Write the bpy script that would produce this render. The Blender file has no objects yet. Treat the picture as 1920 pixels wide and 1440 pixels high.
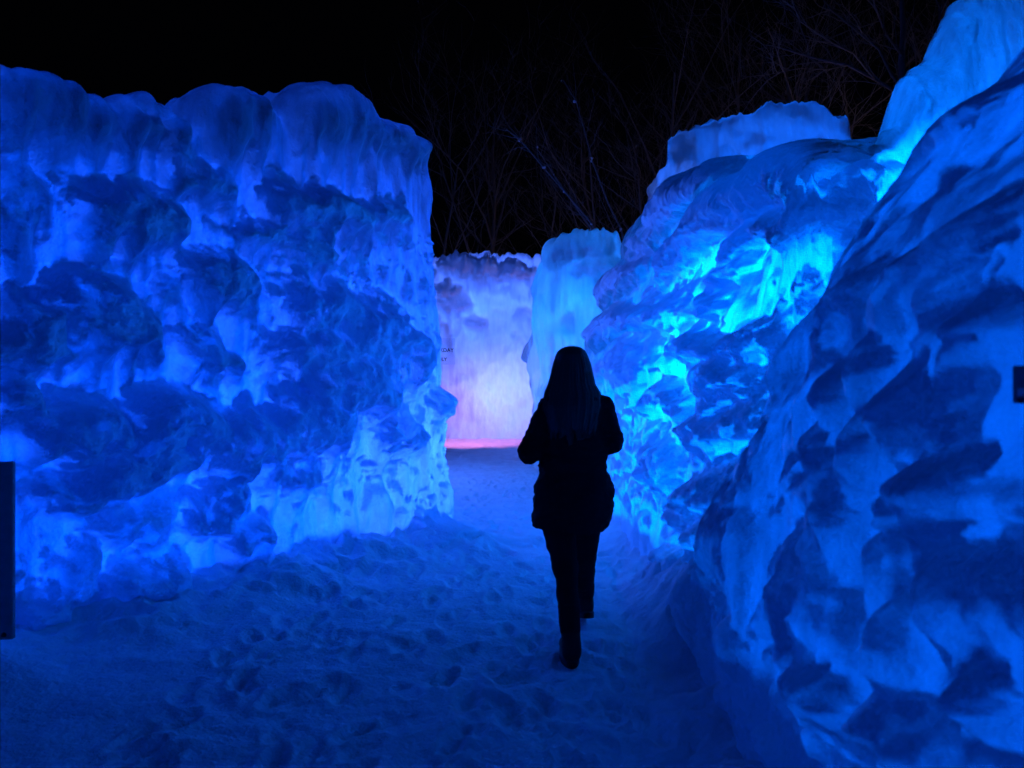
import bpy, bmesh, math, random
import numpy as np
from mathutils import Vector

# ------------------------------------------------------------------ camera, world, exposure
scene = bpy.context.scene
F = 1380.0 / 1920.0            # focal length over picture width
CAMZ = 1.48
cam_d = bpy.data.cameras.new("camera")
cam = bpy.data.objects.new("camera", cam_d)
scene.collection.objects.link(cam)
cam_d.sensor_width = 36.0
cam_d.lens = 36.0 * F
cam_d.clip_start = 0.05
cam_d.clip_end = 2000.0
cam.location = (0, 0, CAMZ)
cam.rotation_euler = (math.radians(90), 0, 0)
scene.camera = cam
cam_d.dof.use_dof = True
cam_d.dof.focus_distance = 7.6
cam_d.dof.aperture_fstop = 2.8

world = bpy.data.worlds.new("World")
scene.world = world
world.use_nodes = True
wn = world.node_tree.nodes
bg = wn["Background"]
bg.inputs[0].default_value = (0.35, 0.4, 1.0, 1)
bg.inputs[1].default_value = 0.0006

scene.view_settings.view_transform = 'Standard'
scene.view_settings.look = 'None'
scene.view_settings.exposure = 0.0
scene.view_settings.gamma = 1.0
scene.render.engine = 'CYCLES'
cy = scene.cycles
cy.use_denoising = True
cy.max_bounces = 6
cy.diffuse_bounces = 5
cy.glossy_bounces = 2
cy.transmission_bounces = 4
cy.caustics_reflective = False
cy.caustics_refractive = False
cy.sample_clamp_indirect = 4.0

# lamps frozen inside the ice: (x, y, z, colour, power, radius)
BLUE = (0.0, 0.075, 1.0)
AZUR = (0.0, 0.165, 1.0)
DEEP = (0.0, 0.12, 1.0)
PINK = (0.85, 0.16, 0.85)
LILA = (0.07, 0.20, 1.0)
VIOL = (0.045, 0.15, 1.0)
CYAN = (0.0, 0.19, 1.0)
LAMPS = [
    # left wall
    (-3.8, 5.2, 0.5, BLUE, 80, .35), (-3.8, 5.1, 1.9, BLUE, 18, .3),
    (-3.0, 6.2, 0.6, BLUE, 135, .35), (-2.7, 6.7, 1.6, BLUE, 34, .3),
    (-2.1, 7.3, 0.5, BLUE, 110, .35), (-1.9, 7.3, 1.8, BLUE, 55, .3),
    (-1.4, 7.5, .9, (.03, .13, 1), 135, .25),
    # right wall
    (2.25, 5.3, 2.0, AZUR, 330, .3), (2.15, 6.2, 1.9, AZUR, 320, .3),
    (2.1, 7.4, 1.6, AZUR, 240, .3), (2.1, 8.8, 1.3, AZUR, 130, .3),
    (1.95, 10.2, 0.9, AZUR, 60, .3), (3.1, 5.6, 1.9, AZUR, 120, .4), (2.95, 5.5, 3.1, AZUR, 220, .35),
    # near right wall
    (2.2, 2.2, .2, DEEP, 20, .3), (2.2, 1.3, .2, DEEP, 16, .3), (2.4, 2.2, 1.4, DEEP, 30, .35), (2.4, 1.3, 1.4, DEEP, 32, .35), (2.5, 2.2, 2.2, DEEP, 20, .3), (1.95, 3.3, .45, DEEP, 12, .2),
    # added front fill, inside the unseen wall behind the camera
    (-2.4, -3.6, 1.3, BLUE, 14, .3), (0, -3.6, 1.3, BLUE, 60, .3), (2.4, -3.6, 1.3, BLUE, 150, .3),
]
def lamp(x, y, z, c, p, r):
    d = bpy.data.lights.new("ice_or_fill_lamp", 'POINT')
    d.color = c; d.energy = p; d.shadow_soft_size = r
    o = bpy.data.objects.new("ice_or_fill_lamp", d)
    o.location = (x, y, z)
    scene.collection.objects.link(o)
    return o
for L in LAMPS:
    lamp(*L)

# ------------------------------------------------------------------ helpers
def link(o): scene.collection.objects.link(o); return o
def tag(o, label=None, cat=None, group=None, kind=None):
    for k, v in (("label", label), ("category", cat), ("group", group), ("kind", kind)):
        if v: o[k] = v
    return o
def empty(name, loc=(0, 0, 0), rz=0):
    o = bpy.data.objects.new(name, None); o.location = loc; o.rotation_euler = (0, 0, rz)
    o.empty_display_size = .1
    return link(o)
def mesh_obj(name, V, Fc, mat, parent=None, smooth=True, attrs=None):
    me = bpy.data.meshes.new(name)
    V = np.asarray(V, dtype=np.float32)
    if isinstance(Fc, np.ndarray):
        n, k = Fc.shape
        me.vertices.add(len(V)); me.vertices.foreach_set("co", V.ravel())
        me.loops.add(n * k); me.loops.foreach_set("vertex_index", Fc.astype(np.int32).ravel())
        me.polygons.add(n); me.polygons.foreach_set("loop_start", np.arange(0, n * k, k, dtype=np.int32))
        me.update(calc_edges=True)
    else:
        me.from_pydata([tuple(map(float, v)) for v in V], [], [tuple(map(int, f)) for f in Fc])
    if smooth: me.polygons.foreach_set("use_smooth", np.ones(len(me.polygons), dtype=bool))
    if attrs:
        for an, av in attrs.items():
            a = me.attributes.new(an, 'FLOAT', 'POINT')
            a.data.foreach_set("value", np.asarray(av, dtype=np.float32).ravel())
    me.materials.append(mat)
    o = bpy.data.objects.new(name, me)
    if parent: o.parent = parent
    return link(o)

# numpy gradient noise -------------------------------------------------
def _h(ix, iy, iz):
    n = (ix * 374761393 + iy * 668265263 + iz * 2147483647 + 1013904223) & 0xffffffff
    n = ((n ^ (n >> 13)) * 1274126177) & 0xffffffff
    n = (n ^ (n >> 16)) & 0xffffffff
    return n
def vnoise(x, y, z=0.0):
    x = np.asarray(x, dtype=np.float64); y = np.asarray(y, dtype=np.float64); z = np.asarray(z, dtype=np.float64)
    x, y, z = np.broadcast_arrays(x, y, z)
    xi = np.floor(x).astype(np.int64); yi = np.floor(y).astype(np.int64); zi = np.floor(z).astype(np.int64)
    xf = x - xi; yf = y - yi; zf = z - zi
    u = xf*xf*xf*(xf*(xf*6-15)+10); v = yf*yf*yf*(yf*(yf*6-15)+10); w = zf*zf*zf*(zf*(zf*6-15)+10)
    def g(dx, dy, dz):
        n = _h(xi+dx, yi+dy, zi+dz)
        a = (n & 1023) / 1023.0 * 2*np.pi; b = ((n >> 10) & 1023) / 1023.0 * 2 - 1
        s = np.sqrt(1 - b*b)
        return np.cos(a)*s*(xf-dx) + np.sin(a)*s*(yf-dy) + b*(zf-dz)
    x00 = g(0,0,0)*(1-u)+g(1,0,0)*u; x10 = g(0,1,0)*(1-u)+g(1,1,0)*u
    x01 = g(0,0,1)*(1-u)+g(1,0,1)*u; x11 = g(0,1,1)*(1-u)+g(1,1,1)*u
    return ((x00*(1-v)+x10*v)*(1-w) + (x01*(1-v)+x11*v)*w) * 1.5
def fbm(x, y, z=0.0, o=4, lac=2.03, gain=.5):
    t = 0; a = 1
    for k in range(o):
        t = t + a*vnoise(x, y, np.asarray(z)+k*17.3); a *= gain; x = np.asarray(x)*lac; y = np.asarray(y)*lac; z = np.asarray(z)*lac
    return t
def sstep(a, b, x):
    t = np.clip((x-a)/(b-a), 0, 1); return t*t*(3-2*t)

# ------------------------------------------------------------------ materials
def newmat(name):
    m = bpy.data.materials.new(name); m.use_nodes = True
    nt = m.node_tree; nt.nodes.clear()
    return m, nt, nt.nodes, nt.links
def ice_material(name="ice_and_snow", cloud=.55, bmp=.5):
    m, nt, N, L = newmat(name)
    out = N.new("ShaderNodeOutputMaterial")
    snow = N.new("ShaderNodeAttribute"); snow.attribute_name = "snow"
    thick = N.new("ShaderNodeAttribute"); thick.attribute_name = "thick"
    tc = N.new("ShaderNodeTexCoord")
    # fine clouding of the ice: trapped air, frost
    mp = N.new("ShaderNodeMapping"); mp.inputs['Scale'].default_value = (1, 1, .35)
    L.new(tc.outputs['Object'], mp.inputs[0])
    n1 = N.new("ShaderNodeTexNoise"); n1.inputs['Scale'].default_value = 14; n1.inputs['Detail'].default_value = 8
    L.new(mp.outputs[0], n1.inputs['Vector'])
    n2 = N.new("ShaderNodeTexNoise"); n2.inputs['Scale'].default_value = 55; n2.inputs['Detail'].default_value = 6
    L.new(tc.outputs['Object'], n2.inputs['Vector'])
    # frost crust boundary roughened
    a1 = N.new("ShaderNodeMath"); a1.operation = 'MULTIPLY_ADD'; a1.inputs[1].default_value = .4; a1.inputs[2].default_value = -.2
    L.new(n2.outputs[0], a1.inputs[0])
    a2 = N.new("ShaderNodeMath"); a2.operation = 'ADD'; L.new(snow.outputs['Fac'], a2.inputs[0]); L.new(a1.outputs[0], a2.inputs[1])
    sm = N.new("ShaderNodeMapRange"); sm.interpolation_type = 'SMOOTHSTEP'; sm.inputs[1].default_value = .02; sm.inputs[2].default_value = .9
    L.new(a2.outputs[0], sm.inputs[0])
    # absorption through the thickness
    t1 = N.new("ShaderNodeMath"); t1.operation = 'MULTIPLY'; t1.inputs[1].default_value = -1.0
    t0 = N.new("ShaderNodeMath"); t0.operation = 'MULTIPLY_ADD'; t0.inputs[1].default_value = .9
    nm = N.new("ShaderNodeMapRange"); nm.inputs[1].default_value = .3; nm.inputs[2].default_value = .75; nm.inputs[3].default_value = 0; nm.inputs[4].default_value = cloud
    L.new(n1.outputs[0], nm.inputs[0])
    L.new(thick.outputs['Fac'], t0.inputs[0]); L.new(nm.outputs[0], t0.inputs[2])
    L.new(t0.outputs[0], t1.inputs[0])
    ex = N.new("ShaderNodeMath"); ex.operation = 'EXPONENT'; L.new(t1.outputs[0], ex.inputs[0])
    tcol = N.new("ShaderNodeMix"); tcol.data_type = 'RGBA'
    tcol.inputs[6].default_value = (0, 0, 0, 1); tcol.inputs[7].default_value = (.86, .93, .97, 1)
    L.new(ex.outputs[0], tcol.inputs[0])
    tr = N.new("ShaderNodeBsdfTranslucent"); L.new(tcol.outputs[2], tr.inputs[0])
    di = N.new("ShaderNodeBsdfDiffuse"); di.inputs[0].default_value = (.55, .62, .68, 1)
    ice = N.new("ShaderNodeMixShader"); ice.inputs[0].default_value = .72
    L.new(di.outputs[0], ice.inputs[1]); L.new(tr.outputs[0], ice.inputs[2])
    gl = N.new("ShaderNodeBsdfGlossy"); gl.inputs['Roughness'].default_value = .45; gl.inputs[0].default_value = (1, 1, 1, 1)
    fr = N.new("ShaderNodeFresnel"); fr.inputs[0].default_value = 1.31
    ice2 = N.new("ShaderNodeMixShader"); L.new(fr.outputs[0], ice2.inputs[0]); L.new(ice.outputs[0], ice2.inputs[1]); L.new(gl.outputs[0], ice2.inputs[2])
    # snow crust
    sd = N.new("ShaderNodeBsdfDiffuse"); sd.inputs[0].default_value = (.82, .85, .88, 1)
    st = N.new("ShaderNodeBsdfTranslucent"); st.inputs[0].default_value = (.22, .36, .55, 1)
    sn = N.new("ShaderNodeMixShader"); sn.inputs[0].default_value = .07
    L.new(sd.outputs[0], sn.inputs[1]); L.new(st.outputs[0], sn.inputs[2])
    mx = N.new("ShaderNodeMixShader"); L.new(sm.outputs[0], mx.inputs[0]); L.new(ice2.outputs[0], mx.inputs[1]); L.new(sn.outputs[0], mx.inputs[2])
    L.new(mx.outputs[0], out.inputs[0])
    # relief
    b = N.new("ShaderNodeBump"); b.inputs['Strength'].default_value = .55; b.inputs['Distance'].default_value = .02
    L.new(n2.outputs[0], b.inputs['Height'])
    b2 = N.new("ShaderNodeBump"); b2.inputs['Strength'].default_value = bmp; b2.inputs['Distance'].default_value = .06
    L.new(n1.outputs[0], b2.inputs['Height']); L.new(b.outputs[0], b2.inputs['Normal'])
    for s in (tr, di, gl, sd, st): L.new(b2.outputs[0], s.inputs['Normal'])
    return m
M_ICE = ice_material()
M_ICE_CLEAR = ice_material("clear_ice", .2, .2)

def snow_material():
    m, nt, N, L = newmat("trodden_snow")
    out = N.new("ShaderNodeOutputMaterial")
    tc = N.new("ShaderNodeTexCoord")
    n1 = N.new("ShaderNodeTexNoise"); n1.inputs['Scale'].default_value = 3.5; n1.inputs['Detail'].default_value = 9; n1.inputs['Roughness'].default_value = .62
    n2 = N.new("ShaderNodeTexNoise"); n2.inputs['Scale'].default_value = 38; n2.inputs['Detail'].default_value = 5
    L.new(tc.outputs['Object'], n1.inputs['Vector']); L.new(tc.outputs['Object'], n2.inputs['Vector'])
    cr = N.new("ShaderNodeMapRange"); cr.inputs[1].default_value = .35; cr.inputs[2].default_value = .65
    cr.inputs[3].default_value = .78; cr.inputs[4].default_value = .92
    L.new(n1.outputs[0], cr.inputs[0])
    cc = N.new("ShaderNodeCombineColor"); 
    for i in range(3): L.new(cr.outputs[0], cc.inputs[i])
    d = N.new("ShaderNodeBsdfDiffuse"); L.new(cc.outputs[0], d.inputs[0])
    b = N.new("ShaderNodeBump"); b.inputs['Strength'].default_value = .7; b.inputs['Distance'].default_value = .02
    L.new(n2.outputs[0], b.inputs['Height'])
    b2 = N.new("ShaderNodeBump"); b2.inputs['Strength'].default_value = .6; b2.inputs['Distance'].default_value = .06
    L.new(n1.outputs[0], b2.inputs['Height']); L.new(b.outputs[0], b2.inputs['Normal'])
    L.new(b2.outputs[0], d.inputs['Normal'])
    L.new(d.outputs[0], out.inputs[0])
    return m
M_SNOW = snow_material()

def simple(name, col, rough=.8, spec=.3, nscale=60, var=.3, bump=.0, bdist=.005, stretch=(1, 1, 1)):
    m, nt, N, L = newmat(name)
    out = N.new("ShaderNodeOutputMaterial"); p = N.new("ShaderNodeBsdfPrincipled")
    tc = N.new("ShaderNodeTexCoord"); mp = N.new("ShaderNodeMapping"); mp.inputs['Scale'].default_value = stretch
    n = N.new("ShaderNodeTexNoise"); n.inputs['Scale'].default_value = nscale; n.inputs['Detail'].default_value = 4
    L.new(tc.outputs['Object'], mp.inputs[0]); L.new(mp.outputs[0], n.inputs['Vector'])
    mx = N.new("ShaderNodeMix"); mx.data_type = 'RGBA'
    mx.inputs[6].default_value = tuple(c*(1-var) for c in col) + (1,); mx.inputs[7].default_value = tuple(min(1, c*(1+var)) for c in col) + (1,)
    L.new(n.outputs[0], mx.inputs[0]); L.new(mx.outputs[2], p.inputs['Base Color'])
    p.inputs['Roughness'].default_value = rough; p.inputs['Specular IOR Level'].default_value = spec
    if bump:
        b = N.new("ShaderNodeBump"); b.inputs['Strength'].default_value = bump; b.inputs['Distance'].default_value = bdist
        L.new(n.outputs[0], b.inputs['Height']); L.new(b.outputs[0], p.inputs['Normal'])
    L.new(p.outputs[0], out.inputs[0])
    return m
M_COAT = simple("black_coat_cloth", (.012, .012, .014), .9, .15, 90, .4, .3)
M_TROUSER = simple("black_trouser_cloth", (.010, .010, .012), .9, .12, 120, .4, .3)
M_BOOT = simple("black_boot_leather", (.012, .011, .011), .6, .2, 60, .3, .3)
M_SKIN = simple("skin", (.45, .28, .2), .6, .3, 30, .1)
M_HAIR = simple("light_brown_hair", (.06, .05, .042), .55, .35, 40, .6, .6, .004, (6, 6, .4))
M_BARK = simple("bare_bark", (.10, .085, .085), .9, .2, 25, .4, .5, .01)
M_TWIGSNOW = simple("twig_snow", (.3, .3, .33), .8, .2, 25, .1)
M_BOARD = simple("dark_board_paint", (.22, .24, .28), .7, .3, 20, .3)
M_SIGNRED = simple("dark_red_paint", (.12, .012, .03), .6, .3, 20, .2)
M_PAPER = simple("white_sign_paint", (.75, .75, .75), .6, .3, 20, .1)
def clear_plastic():
    m, nt, N, L = newmat("clear_plastic")
    out = N.new("ShaderNodeOutputMaterial"); t = N.new("ShaderNodeBsdfTransparent"); d = N.new("ShaderNodeBsdfPrincipled"); mx = N.new("ShaderNodeMixShader")
    n = N.new("ShaderNodeTexNoise"); n.inputs['Scale'].default_value = 12; mr = N.new("ShaderNodeMapRange"); mr.inputs[3].default_value = .06; mr.inputs[4].default_value = .16
    d.inputs['Base Color'].default_value = (.7, .75, .8, 1); d.inputs['Roughness'].default_value = .2
    L.new(n.outputs[0], mr.inputs[0]); L.new(mr.outputs[0], mx.inputs[0]); L.new(t.outputs[0], mx.inputs[1]); L.new(d.outputs[0], mx.inputs[2]); L.new(mx.outputs[0], out.inputs[0])
    return m
M_CLEAR = clear_plastic()
M_SCREW = simple("black_screw", (.01, .01, .01), .5, .3, 20, .2)
M_LETTER = simple("black_lettering", (.01, .01, .012), .7, .2, 20, .2)

# ------------------------------------------------------------------ ice walls
def smooth_path(pts, ds):
    pts = np.array(pts, float)
    P = []
    n = len(pts)
    for i in range(n-1):
        p0 = pts[max(i-1, 0)]; p1 = pts[i]; p2 = pts[i+1]; p3 = pts[min(i+2, n-1)]
        t = np.linspace(0, 1, 60, endpoint=False)[:, None]
        P.append(.5*((2*p1) + (-p0+p2)*t + (2*p0-5*p1+4*p2-p3)*t**2 + (-p0+3*p1-3*p2+p3)*t**3))
    P = np.vstack(P + [pts[-1:]])
    d = np.r_[0, np.cumsum(np.hypot(*np.diff(P, axis=0).T))]
    m = max(2, int(d[-1]/ds)+1)
    s = np.linspace(0, d[-1], m)
    Q = np.c_[np.interp(s, d, P[:, 0]), np.interp(s, d, P[:, 1])]
    T = np.gradient(Q, s, axis=0)
    # soften the turning of the normals
    k = max(1, int(.25/ds)); ker = np.ones(2*k+1)/(2*k+1)
    Tp = np.pad(T, ((k, k), (0, 0)), mode='edge')
    T = np.c_[np.convolve(Tp[:, 0], ker, 'valid'), np.convolve(Tp[:, 1], ker, 'valid')]
    T /= np.linalg.norm(T, axis=1)[:, None]
    return s, Q, T

class Wall:
    """A hollow body of ice along a plan path: front face, rounded top, back; relief from lumps and drips."""
    def __init__(self, path, side, ds=.012, lean=((0, 0), (4, 0)), T=1.2, r=.3):
        self.ds = ds
        self.s, self.Q, self.T = smooth_path(path, ds)
        self.N = np.c_[self.T[:, 1], -self.T[:, 0]]*side      # outward: towards the walkway
        self.lean = np.array(lean, float); self.Tk = T; self.r = r
    def off(self, v): return np.interp(v, self.lean[:, 0], self.lean[:, 1])
    def px(self, x, y, near=None, dn=0.0):
        """picture point -> (s, height) on the face"""
        r = (x-960)/1380.0; v = 1.5
        for it in range(6):
            P = self.Q + self.N*(self.off(v)+dn)
            f = P[:, 0] - r*P[:, 1]
            ok = np.where((f[:-1]*f[1:] <= 0) & (P[:-1, 1] > .3))[0]
            if len(ok) == 0:
                i = int(np.argmin(np.abs(f/np.maximum(P[:, 1], .5))))
            else:
                i = ok[np.argmin(P[ok, 1])] if near is None else ok[np.argmin(np.abs(self.s[ok]-near))]
            Y = P[i, 1]
            v = CAMZ + (720-y)/1380.0*Y
            v = float(np.clip(v, -.2, 8))
        return float(self.s[i]), v
    def build(self, name, top, lumps=(), seed=1, tops_noise=.05, streak=.03, base_amp=.08, rand=(), parent=None,
              dz=.012, cap_snow=.6, thick0=.0, ledge_bias=0.0, mat=None, snow_base=.0, fade=None, fs=1.0, crest=.4, parts=True, soft=4, capf=None, fmin=.5, psn=.62, drop=None, nch=1.0, rag=.03, foot=None):
        rng = np.random.default_rng(seed)
        s = self.s; ns = len(s)
        top = sorted(top); h = np.interp(s, [a for a, b in top], [b for a, b in top])
        k = max(1, int(.05/self.ds)); hp = np.pad(h, k, mode='edge'); h = np.convolve(hp, np.ones(2*k+1)/(2*k+1), 'valid')
        hn = tops_noise*(np.abs(fbm(s*3.1+seed, seed*1.7, o=4))*1.6-.4) + rag*fbm(s*13+seed, seed*2.1, o=4)
        nf = int(h.max()/dz)
        ncap = 26; nb = 26
        r = self.r
        jj = np.linspace(0, 1, nf)
        S = np.repeat(s[:, None], nf, 1)
        Vh = h[:, None]*jj[None, :]
        over = np.clip((Vh-(h[:, None]-r))/r, 0, .999)
        ang = np.arcsin(over)
        back = r*(1-np.cos(ang))
        # ---- relief in (S, Vh)
        sd = seed*13.7
        S0 = S
        if fs == 'auto':
            vd = self.Q/np.linalg.norm(self.Q, axis=1)[:, None]
            f1 = np.clip(np.abs((vd*self.N).sum(1))*1.25+.08, fmin, 1.0)
            kk = int(.3/self.ds); f1 = np.convolve(np.pad(f1, kk, mode='edge'), np.ones(2*kk+1)/(2*kk+1), 'valid')
        else: f1 = np.full(ns, float(fs))
        U = np.cumsum(f1)*self.ds
        S = np.repeat(U[:, None], nf, 1); fs2 = f1[:, None]
        fat = lambda q: float(np.interp(q, s, f1))
        wu = S0 + (.09*fbm(S*2.2, Vh*2.2, sd, 4) + .012*fbm(S*14, Vh*14, sd+3, 2))/fs2
        wv = Vh + .11*fbm(S*2.0+31, Vh*2.4, sd+5, 4) + .013*fbm(S*16, Vh*16, sd+9, 2)
        D = np.zeros_like(S); SN = np.full_like(S, snow_base); OW = np.full(S.shape, -1, dtype=np.int32)
        st = fbm(S*6.5, Vh*.8, sd+20, 2)*1.3            # vertical streaks
        stf = fbm(S*28, Vh*2.0, sd+21, 3)
        iso = fbm(S*11, Vh*11, sd+24, 4)
        DB = [np.zeros_like(S), np.zeros_like(S)]
        def put(cu, cv, rx, ry, p, tail, sn=1.0, ow=-1, lay=None):
            i0, i1 = np.searchsorted(s, [cu-rx*1.25-.15, cu+rx*1.25+.15])
            if i1-i0 < 2: return
            hh = h[(i0+i1-1)//2]
            j0 = int(max(0, (cv-ry*1.2-tail-.2)/hh*nf)); j1 = int(min(nf, (cv+ry+.25)/hh*nf+2))
            if j1-j0 < 2: return
            a = wu[i0:i1, j0:j1]; b = wv[i0:i1, j0:j1]
            x = (a-cu)/rx
            e = np.sqrt(np.clip(1-x*x, 0, 1))
            d = (cv + ry*e) - b                       # distance below the rounded top
            on = (np.abs(x) < 1) & (d > 0)
            rise = np.sqrt(np.clip(d/(.7*ry), 0, 1)*(2-np.clip(d/(.7*ry), 0, 1)))
            stl = st[i0:i1, j0:j1]; sfl = stf[i0:i1, j0:j1]
            tl = tail*(1+.7*stl) + 1e-3
            fall = 1-sstep(ry*.9, ry*1.5+tl, d)
            f = np.where(on, p*rise*fall*np.sqrt(e), 0)
            A_ = D if lay is None else DB[lay]
            A_[i0:i1, j0:j1] = np.maximum(A_[i0:i1, j0:j1], f)
            snw = np.where((np.abs(x) < 1) & (d > -.035), sn*sstep(-.035, -.012, d)*(1-sstep(ry*.45, ry*1.15+.3*tl, d + .5*ry*iso[i0:i1, j0:j1]))*sstep(0, .35, e), 0)
            if ow >= 0: OW[i0:i1, j0:j1] = np.where(snw > np.maximum(SN[i0:i1, j0:j1], .3), ow, OW[i0:i1, j0:j1])
            SN[i0:i1, j0:j1] = np.maximum(SN[i0:i1, j0:j1], snw)
        allL = []
        for li, (cu, cv, rx, ry, p, tail, sn) in enumerate(lumps):
            allL.append((cu, cv, rx, ry, p*.85, tail, sn*psn, li))
            fl = fat(cu); nchild = int((22 + rx*115*fl)*nch)
            for _ in range(nchild):           # smaller knobs riding on each big one
                q = rng.uniform(-1, 1); e = math.sqrt(1-q*q)
                rr = rx*fl*(.06+.30*rng.random()**1.6)
                rr = max(min(rr, .13), .018)
                yy = cv + ry*e*rng.uniform(-1.0, 1.1)
                allL.append((cu+q*rx*.95, yy, rr/fl, rr*rng.uniform(.65, .95), rr*rng.uniform(.55, .95), rr*rng.uniform(.3, 1.8), sn*rng.uniform(.7, 1.1), li, 0 if rr > .045 else 1))
        for (s0, s1, v0, v1, n, r0, r1, sn) in rand:
            for _ in range(n):
                rr = r0*(r1/r0)**(rng.random()**1.6); cs = rng.uniform(s0, s1); fl = fat(cs)
                allL.append((cs, rng.uniform(v0, v1), rr*rng.uniform(.8, 1.5)/fl, rr*rng.uniform(.6, 1.0), rr*rng.uniform(.5, 1.0)*fl**.4,
                             rr*rng.uniform(.5, 3.0), sn*rng.uniform(.55, 1.1)))
        for q in allL: put(*q)
        bigw = fbm(S*1.1, Vh*.9, sd+40, 3)
        D = D + DB[0] + DB[1]
        iceness = 1-np.clip(SN, 0, 1)
        for _ in range(soft):
            for ax_ in (0, 1):
                Dp = np.concatenate([np.take(D, [0], ax_), D, np.take(D, [-1], ax_)], ax_)
                D = .25*np.take(Dp, range(0, D.shape[ax_]), ax_)+.5*D+.25*np.take(Dp, range(2, D.shape[ax_]+2), ax_)
        broken = fbm(S*6.5, Vh*8.5, sd+33, 4)
        SN = SN*(1-.45*sstep(.2, .6, broken))
        colm = np.sqrt(fbm(S*5.5, Vh*.45, sd+60, 2)**2+.02)
        D2 = D + base_amp*bigw + iceness*(streak*st*1.0 + streak*.10*stf + streak*1.2*colm) + .010*np.clip(SN, 0, 1)*fbm(S*20, Vh*20, sd+50, 3) \
             + .003*fbm(S*26, Vh*20, sd+51, 2)
        thick = np.clip(D*2.2 + thick0 - .6*st*streak*12 + .35*bigw, 0, 2)
        if fade is not None: thick = thick + fade(S0, Vh, h[:, None])  # dimmer glow towards the crest put into the absorption, beyond real thickness
        if foot: SN = np.maximum(SN, sstep(foot+.16, foot-.10, Vh + .16*fbm(S*3.0, Vh*3.0, sd+66, 4)))
        # snow on the crest
        capz = sstep(.35, .95, over + .25*fbm(S*4, Vh*4, sd+71, 3))
        cs_ = cap_snow if capf is None else cap_snow*capf(s)[:, None]
        SN = np.maximum(SN, cs_*capz)
        off = self.off(Vh) - back
        nx = self.N[:, 0][:, None]; ny = self.N[:, 1][:, None]
        ca = np.cos(ang); sa = np.sin(ang)
        X = self.Q[:, 0][:, None] + nx*(off + D2*ca)
        Y = self.Q[:, 1][:, None] + ny*(off + D2*ca)
        Z = Vh + hn[:, None]*jj[None, :]**8 + crest*D2*sa - .25*D2*ca*(1-sa)*sstep(.1, .5, Vh)
        # ---- crest and back
        o_end = off[:, -1]; z_end = Z[:, -1]; d_end = (D2*ca)[:, -1]
        Tk = self.Tk
        cc = np.linspace(0, 1, ncap+1)[1:]
        dr_ = np.zeros(ns) if drop is None else drop(s)
        offc = o_end[:, None] + d_end[:, None]*(1-cc) - cc*(Tk-2*r)*(1-.25*(dr_[:, None] > .3))
        Zc = z_end[:, None]*(1-cc) + cc*(h+hn)[:, None] + .09*fbm(S[:, :1]*3, cc[None]*Tk*3, sd+80, 4)*np.minimum(1, cc*5) - dr_[:, None]*np.minimum(cc*1.3, 1)
        bb = np.linspace(0, 1, nb+1)[1:]
        Zb = Zc[:, -1][:, None]*(1-bb)**1.0
        baseb = self.off(0)
        ob = offc[:, -1][:, None] - r*np.sqrt(1-(1-np.minimum(1, bb*6))**2) + .05*fbm(S[:, :1]*2.5, Zb*2.5, sd+90, 3)
        def ex(A, off2, comp): return self.Q[:, comp][:, None] + self.N[:, comp][:, None]*off2
        X = np.hstack([X, ex(0, offc, 0), ex(0, ob, 0)])
        Y = np.hstack([Y, ex(0, offc, 1), ex(0, ob, 1)])
        Z = np.hstack([Z, Zc, Zb])
        cfa = np.ones((ns, 1)) if capf is None else capf(s)[:, None]
        SN = np.hstack([SN, np.full(offc.shape, .4)*cfa, np.full(ob.shape, .35)])
        thick = np.hstack([thick, np.full(offc.shape, .6)*cfa, np.full(ob.shape, .6)])
        Z[:, 0] = -.3; Z[:, -1] = -.3
        nv = X.shape[1]
        V = np.stack([X, Y, Z], -1).reshape(-1, 3)
        idx = np.arange(ns*nv).reshape(ns, nv)
        a = idx[:-1, :-1].ravel(); b = idx[1:, :-1].ravel(); c = idx[1:, 1:].ravel(); d = idx[:-1, 1:].ravel()
        Fq = np.c_[a, b, c, d]
        # end caps: ladder between front and back columns
        caps = []
        zf = Z[0]
        for row, flip in ((0, False), (ns-1, True)):
            i = 0; j = nv-1
            while j-i > 2:
                if Z[row, j] < Z[row, i] or j-nf < 2: 
                    q = (idx[row, i], idx[row, j], idx[row, j-1]); j -= 1
                else:
                    q = (idx[row, i], idx[row, j], idx[row, i+1]); i += 1
                caps.append(q)
        self.h = h; self.nf = nf
        Fall = np.vstack([np.c_[Fq[:, [0, 1, 2]]], Fq[:, [0, 2, 3]], np.array(caps)])
        if self.N[ns//2] @ np.array([self.T[ns//2, 1], -self.T[ns//2, 0]]) < 0: Fall = Fall[:, ::-1]
        root = empty(name, (float(self.Q[ns//2, 0]), float(self.Q[ns//2, 1]), 0))
        root["kind"] = "thing"
        V = V - np.array(root.location)
        sn_, th_ = SN.ravel(), thick.ravel()
        tmp = bpy.data.meshes.new("tmp"); tmp.vertices.add(len(V)); tmp.vertices.foreach_set("co", V.astype(np.float32).ravel())
        tmp.loops.add(len(Fall)*3); tmp.loops.foreach_set("vertex_index", Fall.astype(np.int32).ravel())
        tmp.polygons.add(len(Fall)); tmp.polygons.foreach_set("loop_start", np.arange(0, len(Fall)*3, 3, dtype=np.int32)); tmp.update(calc_edges=True)
        VN = np.empty(len(V)*3, dtype=np.float32); tmp.vertex_normals.foreach_get("vector", VN); VN = VN.reshape(-1, 3)
        bpy.data.meshes.remove(tmp)
        own = np.full((ns, nv), -1, dtype=np.int32); own[:, :nf] = np.where(SN[:, :nf] > .42, OW, -1)
        own = own.ravel(); fo = own[Fall[:, 0]]
        if not parts: fo[:] = -1
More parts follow.
